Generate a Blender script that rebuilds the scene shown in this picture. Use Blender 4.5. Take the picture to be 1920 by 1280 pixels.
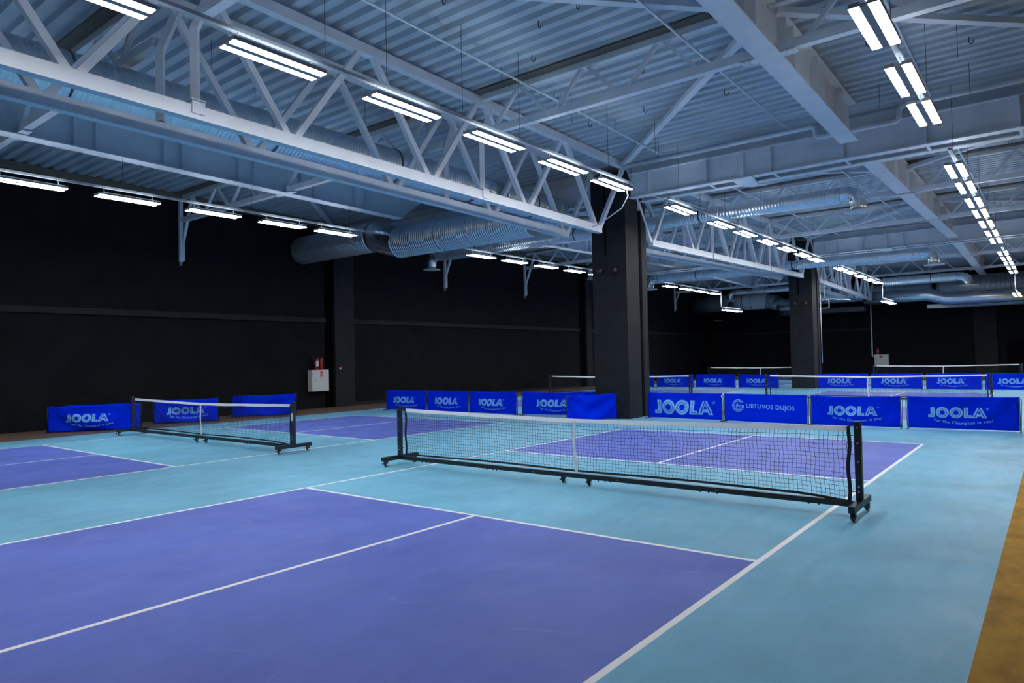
import bpy, bmesh, math, random
from mathutils import Vector, Matrix
random.seed(7)
PI = math.pi
for o in list(bpy.data.objects): bpy.data.objects.remove(o)
SC = bpy.context.scene; COL = SC.collection

# ------------------------------------------------------------------ camera, world, exposure
CAM = (8.00674, -7.71062, 1.65657); YAW, PITCH, ROLL, FPX = 0.666444, 0.0267015, -0.0211489, 1297.17
def cam_axes():
    f = Vector((-math.sin(YAW)*math.cos(PITCH), math.cos(YAW)*math.cos(PITCH), math.sin(PITCH)))
    r = Vector((math.cos(YAW), math.sin(YAW), 0)); u = r.cross(f)
    return math.cos(ROLL)*r+math.sin(ROLL)*u, -math.sin(ROLL)*r+math.cos(ROLL)*u, f
_r, _u, _f = cam_axes()
cd = bpy.data.cameras.new('camera'); cam = bpy.data.objects.new('camera', cd); COL.objects.link(cam)
cam.matrix_world = Matrix(((_r.x, _u.x, -_f.x, CAM[0]), (_r.y, _u.y, -_f.y, CAM[1]), (_r.z, _u.z, -_f.z, CAM[2]), (0, 0, 0, 1)))
cd.sensor_width = 36; cd.lens = 36*FPX/1920; cd.clip_end = 200; cd.clip_start = .05
SC.camera = cam
w = bpy.data.worlds.new('world'); SC.world = w; w.use_nodes = True
w.node_tree.nodes['Background'].inputs[0].default_value = (.35, .5, .8, 1); w.node_tree.nodes['Background'].inputs[1].default_value = 0.0
SC.view_settings.view_transform = 'Standard'; SC.view_settings.look = 'None'; SC.view_settings.gamma = 1
SC.view_settings.exposure = 0.0
try: SC.view_settings.use_curve_mapping = False
except Exception: pass
LAMP = 68.0                      # radiance of the lamp diffusers
SC.cycles.max_bounces = 8; SC.cycles.diffuse_bounces = 5; SC.cycles.glossy_bounces = 3
SC.cycles.caustics_reflective = False; SC.cycles.sample_clamp_indirect = 6

# ------------------------------------------------------------------ materials
def mat(name, col, rough=.5, metal=0, spec=.5, noise=None, bump=None, stretch=(1, 1, 1), emit=None):
    m = bpy.data.materials.new(name); m.use_nodes = True; nt = m.node_tree; b = nt.nodes['Principled BSDF']
    b.inputs['Base Color'].default_value = (*col, 1); b.inputs['Roughness'].default_value = rough
    b.inputs['Metallic'].default_value = metal; b.inputs['Specular IOR Level'].default_value = spec
    if emit:
        b.inputs['Emission Color'].default_value = (*emit[0], 1); b.inputs['Emission Strength'].default_value = emit[1]
    tc = nt.nodes.new('ShaderNodeTexCoord'); mp = nt.nodes.new('ShaderNodeMapping'); mp.inputs['Scale'].default_value = stretch
    nt.links.new(tc.outputs['Object'], mp.inputs['Vector'])
    if noise:
        sc_, amt = noise; n = nt.nodes.new('ShaderNodeTexNoise'); n.inputs['Scale'].default_value = sc_; n.inputs['Detail'].default_value = 5
        n.inputs['Roughness'].default_value = .6
        nt.links.new(mp.outputs[0], n.inputs['Vector'])
        r = nt.nodes.new('ShaderNodeValToRGB'); r.color_ramp.elements[0].position = .3; r.color_ramp.elements[1].position = .7
        r.color_ramp.elements[0].color = (*[c*(1-amt) for c in col], 1); r.color_ramp.elements[1].color = (*[min(1, c*(1+amt)+amt*.01) for c in col], 1)
        nt.links.new(n.outputs['Fac'], r.inputs['Fac']); nt.links.new(r.outputs[0], b.inputs['Base Color'])
    if bump:
        sc_, st = bump; n = nt.nodes.new('ShaderNodeTexNoise'); n.inputs['Scale'].default_value = sc_; n.inputs['Detail'].default_value = 4
        nt.links.new(mp.outputs[0], n.inputs['Vector']); bp = nt.nodes.new('ShaderNodeBump'); bp.inputs['Strength'].default_value = st
        bp.inputs['Distance'].default_value = .01
        nt.links.new(n.outputs['Fac'], bp.inputs['Height']); nt.links.new(bp.outputs[0], b.inputs['Normal'])
    return m

def floor_mat(name, c0, rough, scuff, big):
    """acrylic court paint: two scales of mottling and thin pale scuffs"""
    m = bpy.data.materials.new(name); m.use_nodes = True; nt = m.node_tree; b = nt.nodes['Principled BSDF']
    b.inputs['Roughness'].default_value = rough; b.inputs['Specular IOR Level'].default_value = .12
    tc = nt.nodes.new('ShaderNodeTexCoord')
    def noise(sc_, st=(1, 1, 1), det=5, dist=0):
        mp = nt.nodes.new('ShaderNodeMapping'); mp.inputs['Scale'].default_value = st; mp.inputs['Rotation'].default_value = (0, 0, .5)
        n = nt.nodes.new('ShaderNodeTexNoise'); n.inputs['Scale'].default_value = sc_; n.inputs['Detail'].default_value = det; n.inputs['Distortion'].default_value = dist
        nt.links.new(tc.outputs['Object'], mp.inputs[0]); nt.links.new(mp.outputs[0], n.inputs['Vector']); return n
    def ramp(n, p0, p1, v0, v1):
        r = nt.nodes.new('ShaderNodeMapRange'); r.inputs['From Min'].default_value = p0; r.inputs['From Max'].default_value = p1
        r.inputs['To Min'].default_value = v0; r.inputs['To Max'].default_value = v1; nt.links.new(n.outputs['Fac'], r.inputs['Value']); return r
    a = ramp(noise(.45, dist=1.0), .35, .65, 1-big, 1+big); d = ramp(noise(3.2, (1, .35, 1), 6, 1.5), .35, .65, 1-big*.45, 1+big*.45)
    mu = nt.nodes.new('ShaderNodeMath'); mu.operation = 'MULTIPLY'; nt.links.new(a.outputs[0], mu.inputs[0]); nt.links.new(d.outputs[0], mu.inputs[1])
    vm = nt.nodes.new('ShaderNodeVectorMath'); vm.operation = 'SCALE'; vm.inputs[0].default_value = c0; nt.links.new(mu.outputs[0], vm.inputs['Scale'])
    # scuffs: narrow band of a distorted noise
    n = noise(.5, (1, .6, 1), 1.5, 1.6)
    s1 = nt.nodes.new('ShaderNodeMath'); s1.operation = 'SUBTRACT'; s1.inputs[1].default_value = .5; nt.links.new(n.outputs['Fac'], s1.inputs[0])
    s2 = nt.nodes.new('ShaderNodeMath'); s2.operation = 'ABSOLUTE'; nt.links.new(s1.outputs[0], s2.inputs[0])
    s3 = nt.nodes.new('ShaderNodeMapRange'); s3.inputs['From Min'].default_value = 0; s3.inputs['From Max'].default_value = .012
    s3.inputs['To Min'].default_value = scuff; s3.inputs['To Max'].default_value = 0; nt.links.new(s2.outputs[0], s3.inputs['Value'])
    n2 = ramp(noise(1.3, (1, 1, 1), 3), .5, .62, 0, 1)
    s4 = nt.nodes.new('ShaderNodeMath'); s4.operation = 'MULTIPLY'; nt.links.new(s3.outputs[0], s4.inputs[0]); nt.links.new(n2.outputs[0], s4.inputs[1])
    mx = nt.nodes.new('ShaderNodeMix'); mx.data_type = 'RGBA'; nt.links.new(s4.outputs[0], mx.inputs['Factor'])
    nt.links.new(vm.outputs[0], mx.inputs['A']); mx.inputs['B'].default_value = (.55, .62, .75, 1)
    nt.links.new(mx.outputs['Result'], b.inputs['Base Color'])
    rr = ramp(noise(2.0), .3, .7, rough-.06, rough+.08); nt.links.new(rr.outputs[0], b.inputs['Roughness'])
    return m

M = dict(
 cyan=floor_mat('teal court paint', (.150, .415, .595), .5, .06, .12),
 blue=floor_mat('violet blue court paint', (.104, .158, .54), .5, .07, .09),
 line=mat('white line paint', (.86, .87, .88), .5),
 seam=mat('faint seam', (.19, .46, .62), .5),
 brown=mat('brown floor', (.13, .085, .065), .7, noise=(3, .25)),
 gold=mat('mustard board floor', (.38, .20, .015), .75, spec=.15, noise=(5, .35), stretch=(1, .5, 1)),
 wall=mat('black wall paint', (.0065, .0072, .0098), .8, spec=.12, noise=(1.5, .2)),
 pillar=mat('black pillar paint', (.0155, .016, .020), .7, spec=.2, noise=(2, .2)),
 slot=mat('recess black', (.001, .001, .0015), .9, spec=.05),
 deck=mat('galvanised roof deck', (.44, .51, .58), .5, spec=.4, noise=(2, .18), stretch=(.3, 1, 1)),
 gap=mat('dark insulation', (.13, .12, .10), .9),
 steel=mat('white painted steel', (.66, .71, .78), .45, noise=(2.5, .07)),
 wire=mat('dark wire', (.03, .03, .035), .5, metal=.5),
 zinc=mat('spiral zinc duct', (.74, .78, .82), .33, metal=.92, noise=(6, .12)),
 zinc2=mat('smooth zinc', (.74, .78, .82), .27, metal=.92, noise=(9, .2)),
 foil=mat('foil wrapped duct', (.62, .64, .66), .38, metal=.6, noise=(7, .15)),
 greyduct=mat('dull grey duct', (.10, .11, .11), .6, metal=.2),
 diffuser=mat('white air outlet', (.66, .67, .67), .4),
 lamp=mat('glowing lamp strip', (.9, .9, .9), .5, emit=((1.0, .985, .97), LAMP)),
 upfill=mat('added ceiling fill glow', (.9, .9, .9), .5, emit=((.80, .90, 1.0), LAMP*.13)),  # added upward glow that lifts the ceiling, not a known lamp part
 railgrey=mat('grey rail', (.34, .37, .41), .5),
 housing=mat('lamp housing', (.30, .31, .33), .5),
 netblack=mat('black net cord', (.006, .010, .014), .7),
 frame=mat('black powder coat', (.012, .016, .022), .4, noise=(20, .2)),
 tape=mat('white net tape', (.92, .92, .95), .7, bump=(40, .35)),
 rubber=mat('wheel rubber', (.02, .022, .026), .5),
 chrome=mat('wheel hub metal', (.55, .57, .6), .3, metal=1),
 cloth=mat('royal blue banner cloth', (.0, .027, .80), .7, spec=.02, noise=(4, .05)),
 logo=mat('pale blue banner print', (.20, .50, .95), .6, spec=.2),
 red=mat('extinguisher red', (.30, .006, .012), .35),
 sign=mat('fire sign red', (.60, .02, .02), .5),
 cabinet=mat('light grey cabinet', (.60, .62, .61), .45),
 white=mat('white', (.8, .8, .8), .5),
 door=mat('black door', (.0015, .002, .0035), .7, spec=.05),
)
# thin woven tape lets part of the light through
nt = M['tape'].node_tree; pb = nt.nodes['Principled BSDF']; tr = nt.nodes.new('ShaderNodeBsdfTranslucent'); tr.inputs[0].default_value = (.95, .95, .98, 1)
ms = nt.nodes.new('ShaderNodeMixShader'); ms.inputs[0].default_value = .45; out = [n for n in nt.nodes if n.type == 'OUTPUT_MATERIAL'][0]
nt.links.new(pb.outputs[0], ms.inputs[1]); nt.links.new(tr.outputs[0], ms.inputs[2]); nt.links.new(ms.outputs[0], out.inputs[0])
# lamps glow at the diffusers; added strips on top brighten the roof

# ------------------------------------------------------------------ mesh helpers
class MB:
    def __init__(s): s.bm = bmesh.new()
    def box(s, c, d, rot=None):
        R = rot or Matrix.Identity(3); v = []
        for x in (-.5, .5):
            for y in (-.5, .5):
                for z in (-.5, .5): v.append(s.bm.verts.new(Vector(c)+R @ Vector((x*d[0], y*d[1], z*d[2]))))
        for f in ((0, 1, 3, 2), (4, 6, 7, 5), (0, 4, 5, 1), (2, 3, 7, 6), (0, 2, 6, 4), (1, 5, 7, 3)): s.bm.faces.new([v[i] for i in f])
        return s
    def ext(s, x0, x1, y0, y1, z0, z1): return s.box(((x0+x1)/2, (y0+y1)/2, (z0+z1)/2), (x1-x0, y1-y0, z1-z0))
    def bar(s, a, b, w_, h_, up=(0, 0, 1)):
        a, b = Vector(a), Vector(b); d = (b-a); L = d.length; d.normalize(); up = Vector(up)
        if abs(d.dot(up)) > .98: up = Vector((0, 1, 0)) if abs(d.y) < .9 else Vector((1, 0, 0))
        x = d.cross(up).normalized(); z = x.cross(d)
        R = Matrix((x, d, z)).transposed(); return s.box((a+b)/2, (w_, L, h_), R)
    def tube(s, pts, r, n=10, cap=True):
        pts = [Vector(q) for q in pts]; rings = []; rr = r if isinstance(r, (list, tuple)) else [r]*len(pts)
        ref = None
        for i, q in enumerate(pts):
            if i == 0: d = pts[1]-pts[0]
            elif i == len(pts)-1: d = pts[-1]-pts[-2]
            else: d = (pts[i+1]-q).normalized()+(q-pts[i-1]).normalized()
            if d.length < 1e-9: d = rings_d
            d.normalize(); rings_d = d.copy()
            if ref is None:
                ref = Vector((0, 0, 1)) if abs(d.z) < .9 else Vector((1, 0, 0))
            x = d.cross(ref)
            if x.length < 1e-4: x = Vector((1, 0, 0))
            x.normalize(); y = x.cross(d).normalized(); ref = y if False else (x.cross(d)).normalized()
            ref = y
            rings.append([s.bm.verts.new(q+rr[i]*(math.cos(2*PI*k/n)*x+math.sin(2*PI*k/n)*y)) for k in range(n)])
        for a, b in zip(rings, rings[1:]):
            for k in range(n):
                f = s.bm.faces.new((a[k], a[(k+1) % n], b[(k+1) % n], b[k])); f.smooth = n > 4
        if cap: s.bm.faces.new(rings[0][::-1]); s.bm.faces.new(rings[-1])
        return s
    def lathe(s, c, prof, n=20, axis='z'):
        rings = []
        for r, h in prof:
            ring = []
            for k in range(n):
                a = 2*PI*k/n; p3 = {'z': (r*math.cos(a), r*math.sin(a), h), 'x': (h, r*math.cos(a), r*math.sin(a)), 'y': (r*math.sin(a), h, r*math.cos(a))}[axis]
                ring.append(s.bm.verts.new(Vector(c)+Vector(p3)))
            rings.append(ring)
        for a, b in zip(rings, rings[1:]):
            for k in range(n):
                f = s.bm.faces.new((a[k], a[(k+1) % n], b[(k+1) % n], b[k])); f.smooth = True
        s.bm.faces.new(rings[0][::-1]); s.bm.faces.new(rings[-1]); return s
    def prism(s, poly, axis, a, b):
        def P(u, v, t): return {'x': (t, u, v), 'y': (u, t, v), 'z': (u, v, t)}[axis]
        A = [s.bm.verts.new(P(u, v, a)) for u, v in poly]; B = [s.bm.verts.new(P(u, v, b)) for u, v in poly]; n = len(poly)
        s.bm.faces.new(A); s.bm.faces.new(B[::-1])
        for k in range(n): s.bm.faces.new((A[k], B[k], B[(k+1) % n], A[(k+1) % n]))
        return s
    def mesh(s, name, *mats):
        bmesh.ops.recalc_face_normals(s.bm, faces=s.bm.faces[:]); me = bpy.data.meshes.new(name); s.bm.to_mesh(me); s.bm.free()
        for m_ in mats: me.materials.append(M[m_])
        return me
    def build(s, name, m_, parent=None, shift=None):
        if shift is not None: bmesh.ops.translate(s.bm, verts=s.bm.verts[:], vec=-Vector(shift))
        return link(name, s.mesh(name, m_), parent)
def link(name, me, parent=None):
    o = bpy.data.objects.new(name, me); COL.objects.link(o)
    if parent: o.parent = parent
    return o
def tag(o, label, cat, group=None, kind=None):
    o['label'] = label; o['category'] = cat
    if group: o['group'] = group
    if kind: o['kind'] = kind
    return o
def thing(name, label, cat, loc=(0, 0, 0), rz=0, group=None):
    o = bpy.data.objects.new(name, None); COL.objects.link(o); o.location = loc; o.rotation_euler = (0, 0, rz); o.empty_display_size = .1
    return tag(o, label, cat, group)
def struct(name, me, label=None):
    o = link(name, me); o['kind'] = 'structure'
    if label: o['label'] = label
    return o
def copy_tree(o, parent=None):
    kids = [c for c in COL.objects if c.parent == o]
    c = o.copy(); COL.objects.link(c); c.parent = parent
    for k in kids: copy_tree(k, c)
    return c
ORD = ['first', 'second', 'third', 'fourth', 'fifth', 'sixth', 'seventh', 'eighth', 'ninth', 'tenth', 'eleventh', 'twelfth', 'thirteenth', 'fourteenth', 'fifteenth', 'sixteenth', 'seventeenth', 'eighteenth', 'nineteenth', 'twentieth', 'twenty-first', 'twenty-second']

XL, XR, YN, YF = -13.85, 14.0, -12.0, 45.6
def dz(y):                        # the roof falls 2 % to a valley over each pillar line at y = 9 and rises to y = 27
    t = abs(((y-9+18) % 36)-18); return .02*t
# ------------------------------------------------------------------ floor
KN, KF, BL, LW = 2.107, 2.180, 6.60, .05
CX = (0.0, -9.66); CY = (0.0, 18.0, 36.0)
def floor_kind(x, y):
    for cx in CX:
        for cy in CY:
            u, v = x-cx, y-cy
            if 0 <= u <= 6.096 and -BL <= v <= BL:
                if u < LW or u > 6.096-LW: return 2
                if v < -BL+LW or v > BL-LW: return 2
                if abs(v+KN) < LW/2 or abs(v-KF) < LW/2: return 2
                if v < -KN or v > KF: return 2 if abs(u-3.048) < LW/2 else 1
                return 0
    if x < -11.3: return 3
    if x > 7.6: return 4
    if abs(x+1.43) < .007 and y < 8.8: return 5
    return 0
xs = {XL-.3, XR, -11.3, 7.6, -1.437, -1.423}; ys = {YN, YF+.3, 8.8}
for cx in CX: xs |= {cx, cx+LW, cx+3.048-LW/2, cx+3.048+LW/2, cx+6.096-LW, cx+6.096}
for cy in CY: ys |= {cy+v for v in (-BL, -BL+LW, -KN-LW/2, -KN+LW/2, KF-LW/2, KF+LW/2, BL-LW, BL)}
xs, ys = sorted(xs), sorted(ys)
bm = bmesh.new(); g = [[bm.verts.new((x, y, 0)) for y in ys] for x in xs]
for i in range(len(xs)-1):
    for j in range(len(ys)-1):
        f = bm.faces.new((g[i][j], g[i+1][j], g[i+1][j+1], g[i][j+1])); f.material_index = floor_kind((xs[i]+xs[i+1])/2, (ys[j]+ys[j+1])/2)
me = bpy.data.meshes.new('floor'); bm.to_mesh(me); bm.free()
for k in ('cyan', 'blue', 'line', 'brown', 'gold', 'seam'): me.materials.append(M[k])
struct('floor', me, 'teal sports floor with violet blue courts, white lines and brown edges')

# ------------------------------------------------------------------ walls, ceiling
struct('wall_left', MB().ext(XL-.3, XL, YN, YF, 0, 7.6).mesh('wall_left', 'wall'), 'long black side wall')
struct('wall_back', MB().ext(XL-.3, XR, YF, YF+.3, 0, 7.6).mesh('wall_back', 'wall'), 'black end wall beyond the far courts')
struct('wall_right', MB().ext(XR, XR+.3, YN, YF, 0, 7.6).mesh('wall_right', 'wall'))
struct('wall_near', MB().ext(XL-.3, XR+.3, YN-.3, YN, 0, 7.6).mesh('wall_near', 'wall'))
n_t = 1
for (y0, y1) in ((YN, 8.55), (9.85, 26.4), (27.6, YF-.02)):       # wall rails
    struct('trim_%d' % n_t, MB().ext(XL, XL+.09, y0, y1, 3.22, 3.40).mesh('trim', 'pillar'), 'black horizontal rail along the side wall'); n_t += 1
struct('trim_%d' % n_t, MB().ext(XL+.1, -2.1, YF-.08, YF, 3.2, 3.36).mesh('trim', 'pillar'), 'black horizontal rail along the end wall'); n_t += 1
for (y0, y1) in ((8.92, 9.85), (27.0, 27.6)):                      # pilasters
    struct('trim_%d' % n_t, MB().ext(XL, XL+.16, y0, y1, 0, 6.9).mesh('trim', 'pillar'), 'black pilaster on the side wall'); n_t += 1
for (y0, y1) in ((8.56, 8.92), (26.45, 27.0)):
    struct('trim_%d' % n_t, MB().ext(XL, XL+.012, y0, y1, 0, 6.9).mesh('trim', 'slot'), 'dark slot beside a pilaster'); n_t += 1
struct('baseboard_left', MB().ext(XL, XL+.02, 9.9, 26.4, 0, .14).mesh('baseboard_left', 'pillar'), 'low black skirting')
struct('door_1', MB().ext(5.58, 7.9, YF-.03, YF-.001, 0, 2.2).mesh('door_1', 'door'), 'black double door in the end wall')
struct('trim_%d' % n_t, MB().ext(3.9, 5.1, YF-.12, YF, 0, 5).mesh('trim', 'pillar'), 'shallow black pilaster on the end wall'); n_t += 1
# corrugated roof deck: ribs run across the hall
bm = bmesh.new(); prev = None; y = YN; PITCH_D = .30
prof = []
while y < YF+.2:
    b0 = 6.97+dz(y)
    for (dy, h) in ((0, 0), (.14, 0), (.17, .085), (.27, .085)): prof.append((y+dy, 6.97+dz(y+dy)+h))
    y += PITCH_D
for yy, zz in prof:
    cur = [bm.verts.new((x, yy, zz)) for x in (XL-.1, XR+.1)]
    if prev: bm.faces.new((prev[0], prev[1], cur[1], cur[0]))
    prev = cur
me = bpy.data.meshes.new('ceiling'); bm.to_mesh(me); bm.free(); me.materials.append(M['deck'])
ce = struct('ceiling', me, 'corrugated metal roof deck, ribs running across the hall')
md = ce.modifiers.new('s', 'SOLIDIFY'); md.thickness = .02; md.offset = 1

for xw, sx in ((XL, 1), (XR, -1)):
    m = MB(); 
    for k in range(4):
        a, b = ((YN, -9), (-9, 9), (9, 27), (27, YF))[k]; m.bar((xw+sx*.03, a, 6.98+dz(a)), (xw+sx*.03, b, 6.98+dz(b)), .06, .22)
    struct('trim_%d' % n_t, m.mesh('trim', 'wall'), 'dark closing strip between side wall and roof deck'); n_t += 1
# ------------------------------------------------------------------ pillars
def pillar(yc, label):
    zt = 6.76+dz(yc); y0, y1 = yc, yc+1.15; x0, x1 = -2.15, -1.08
    t = thing('pillar', label, 'pillar', (-1.6, yc+.57, 0)); S = (-1.6, yc+.57, 0)
    m = MB(); m.ext(x0, x1, y0, y0+.72, 0, zt); m.ext(x0, x1-.06, y0+.72, y0+.86, 0, zt); m.ext(x0, x1+.02, y0+.86, y1, 0, zt)
    m.build('shaft', 'pillar', t, S)
    MB().ext(x1-.06, x1-.055, y0+.722, y0+.858, 0, zt).build('recess', 'slot', t, S)
    MB().ext(-1.74, -1.69, y0-.004, y0+.002, 4.5, zt).build('groove', 'slot', t, S)
    return t
pillar(8.92, 'wide black square pillar behind the near net, between the blue barriers')
pillar(27.1, 'black square pillar farther back, standing in the second barrier row')
def speaker(x, y, z, label):
    t = thing('wall_spotlight', label, 'spotlight', (x, y, z), 0, 'black spotlights on the pillars')
    MB().ext(-.05, .05, -.03, 0, -.06, .06).build('bracket', 'frame', t)
    MB().lathe((0, -.13, 0), [(.03, 0), (.085, .01), (.09, .06), (.06, .10), (.02, .102)], 16, 'y').build('body', 'frame', t)
    MB().lathe((0, -.135, 0), [(.02, 0), (.07, .006)], 16, 'y').build('lens', 'rubber', t)
speaker(-1.87, 8.92, 4.06, 'left one of the two small black spotlights on the near pillar')
speaker(-1.40, 8.92, 4.04, 'right one of the two small black spotlights on the near pillar')
speaker(-1.88, 27.1, 4.09, 'left one of the two small black spotlights on the far pillar')
speaker(-1.38, 27.1, 4.07, 'right one of the two small black spotlights on the far pillar')

# ------------------------------------------------------------------ longitudinal double trusses
BAY = ['nearest bay', 'middle bay', 'farthest bay']
def lattice(xc, bay, side):
    y0 = -9+18*bay; S = (xc, y0+9, 5)
    t = thing('lattice_truss', 'deep white steel lattice truss, %s one of the pair running lengthwise in the %s' % (side, BAY[bay]), 'truss', S, 0, 'paired lengthwise trusses')
    ya, yb = y0+1.45, y0+16.6
    if bay == 0: ya = YN+.1
    if bay == 2: yb = 40.5
    MB().bar((xc, ya, 4.86+dz(ya)), (xc, yb, 4.86+dz(yb)), .17, .17).build('bottom_chord', 'steel', t, S) if (bay == 1) is False and False else None
    m = MB()                                                       # chords follow the 2 % fall
    def kink(m, z, a, b, w_, h_):
        m.bar((xc, a, z+dz(a)), (xc, b, z+dz(b)), w_, h_)
    kink(m, 4.92, ya, yb, .15, .19); m.build('bottom_chord', 'steel', t, S)
    m = MB(); kink(m, 6.86, max(YN+.1, y0+.0 if bay else YN+.1), min(y0+18, YF-.1), .15, .17); m.build('top_chord', 'steel', t, S)
    n0 = y0+1.5
    for k in range(6):
        yb_ = n0+3*k; yb_ = min(yb_, y0+16.5)
        for s in (-1, 1):
            yt = yb_+s*1.5
            if yt > YF-.2 or yb_ > YF or (bay == 2 and yb_ > 40.6): continue
            MB().bar((xc, yb_+s*.07, 4.93+dz(yb_)), (xc, yt-s*.09, 6.82+dz(yt)), .10, .10, (1, 0, 0)).build('diagonal', 'steel', t, S)
    for yp in (y0+6, y0+12):
        if yp > YF: continue
        MB().tube([(xc, yp, 4.98+dz(yp)), (xc, yp, 6.02+dz(yp)), (xc, yp+.30, 6.8+dz(yp))], .07, 4).build('post', 'steel', t, S)
        if xc > -1.5: MB().ext(xc-.10, xc+.10, yp-.10, yp+.10, 5.01+dz(yp), 5.03+dz(yp)).ext(xc+.078, xc+.10, yp-.09, yp+.09, 4.83+dz(yp), 5.0+dz(yp)).build('splice_plate', 'steel', t, S)
for b in range(3):
    lattice(-1.1, b, 'right'); lattice(-2.1, b, 'left')

# ------------------------------------------------------------------ lengthwise plate girders
def plate_girder_y(xc, bay, side):
    y0, y1 = -9+18*bay+.75, -9+18*bay+17.2
    if bay == 0: y0 = YN+.1
    if bay == 2: y0, y1 = 28.12, 42.2
    if bay == 1: y0, y1 = 9.95, 26.9
    S = (xc, y0, 6)
    t = thing('plate_girder', 'white steel plate girder running lengthwise over the %s court, in the %s' % (side, BAY[bay]), 'girder', S, 0, 'lengthwise plate girders')
    zb = lambda q: 6.11+dz(q)
    cut = 1.1 if (xc < 0 and bay == 0) else 0
    MB().bar((xc, y0, zb(y0)), (xc, y1-cut, zb(y1-cut)), .36, .025).build('bottom_flange', 'steel', t, S)
    m = MB(); m.bm
    poly = [(y0, zb(y0)), (y1-cut, zb(y1-cut)), (y1, 6.88+dz(y1)), (y0, 6.88+dz(y0))]
    m.prism(poly, 'x', xc-.008, xc+.008); m.build('web', 'steel', t, S)
    MB().bar((xc, y0, 6.9+dz(y0)), (xc, y1, 6.9+dz(y1)), .30, .025).build('top_flange', 'steel', t, S)
    yy = -9+18*bay+1.4; k = 0
    while yy < y1-.8:
        if yy > y0+.1:
            m = MB()
            for s in (-1, 1): m.ext(xc+s*.008-(.13 if s < 0 else 0), xc+s*.008+(.13 if s > 0 else 0), yy-.006, yy+.006, zb(yy), 6.88+dz(yy))
            m.build('stiffener', 'steel', t, S)
        yy += (.42 if k % 2 == 0 else 1.42); k += 1
for b in range(3):
    plate_girder_y(-8.0, b, 'left'); plate_girder_y(4.7, b, 'right')

# ------------------------------------------------------------------ crosswise double girders on the pillar lines
def cross_girder(yc, xa, xb, label, grp='crosswise double girders'):
    S = ((xa+xb)/2, yc, 6); d = dz(yc); t = thing('cross_girder', label, 'girder', S, 0, grp)
    for s in (-.32, .32):
        y = yc+s
        MB().ext(xa, xb, y-.12, y+.12, 5.98+d, 6.005+d).build('bottom_flange', 'steel', t, S)
        MB().ext(xa, xb, y-.008, y+.008, 6.0+d, 6.62+d).build('web', 'steel', t, S)
        MB().ext(xa, xb, y-.12, y+.12, 6.62+d, 6.64+d).build('top_flange', 'steel', t, S)
    MB().ext(xa, xb, yc-.22, yc-.18, 6.64+d, 6.93+d).build('deck_beam', 'steel', t, S)
    x = xa+.6
    while x < xb-.2:
        m = MB(); m.ext(x-.006, x+.006, yc-.44, yc-.328, 6.0+d, 6.62+d); m.ext(x+.25, x+.262, yc-.24, yc-.215, 6.64+d, 6.93+d); m.build('stiffener', 'steel', t, S)
        m = MB(); m.ext(x-.03, x+.03, yc-.2, yc+.2, 5.985+d, 5.995+d); m.build('batten', 'steel', t, S)
        x += 1.6
    for xg in [v for v in (2.1, 9.6) if xa < v < xb]:
        m = MB(); m.ext(xg-.05, xg+.05, yc-.46, yc-.44, 5.95+d, 6.62+d); m.prism([(xg-.28, yc-.5), (xg+.28, yc-.5), (xg+.12, yc+.45), (xg+.45, yc+.62), (xg-.1, yc+.62), (xg-.28, yc+.3)], 'z', 5.955+d, 5.975+d)
        m.build('gusset', 'steel', t, S)
for yc, nm in ((9.45, 'near pillar'), (27.6, 'far pillar')):
    cross_girder(yc, -1.0, XR-.05, 'white double plate girder crossing the hall from the %s to the right' % nm)
    cross_girder(yc, XL+.05, -2.2, 'white double plate girder crossing the hall from the %s to the left wall' % nm)

# ------------------------------------------------------------------ crosswise light trusses
def joist(yc, xa, xb, phase, where, which, bay):
    S = ((xa+xb)/2, yc, 6.2); d = dz(yc)
    t = thing('cross_truss', 'slim white cross truss %s, %s in %s' % (where, which, BAY[bay]), 'truss', S, 0, 'crosswise light trusses')
    zt, zb = 6.89+d, 6.17+d
    MB().ext(xa, xb, yc-.07, yc+.07, zt-.06, zt+.06).build('top_chord', 'steel', t, S)
    b0, b1 = (xa, xb)
    if abs(xa+1.1) < .1: b0 = -.95
    MB().ext(b0, b1, yc-.07, yc+.07, zb-.07, zb+.07).build('bottom_chord', 'steel', t, S)
    MB().ext(xa, xb, yc-.30, yc-.08, 6.935+d, 6.945+d).build('deck_joint', 'gap', t, S)
    xt = phase
    while xt < xb-.3:
        for s in (-1, 1):
            xbn = xt+s*.65
            if xbn < xa+.05 or xbn > xb-.05 or xt < xa: continue
            MB().bar((xt+s*.06, yc, zt-.05), (xbn, yc, zb+.05), .06, .08, (0, 1, 0)).build('web_bar', 'steel', t, S)
        xt += 1.5
    return t
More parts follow.
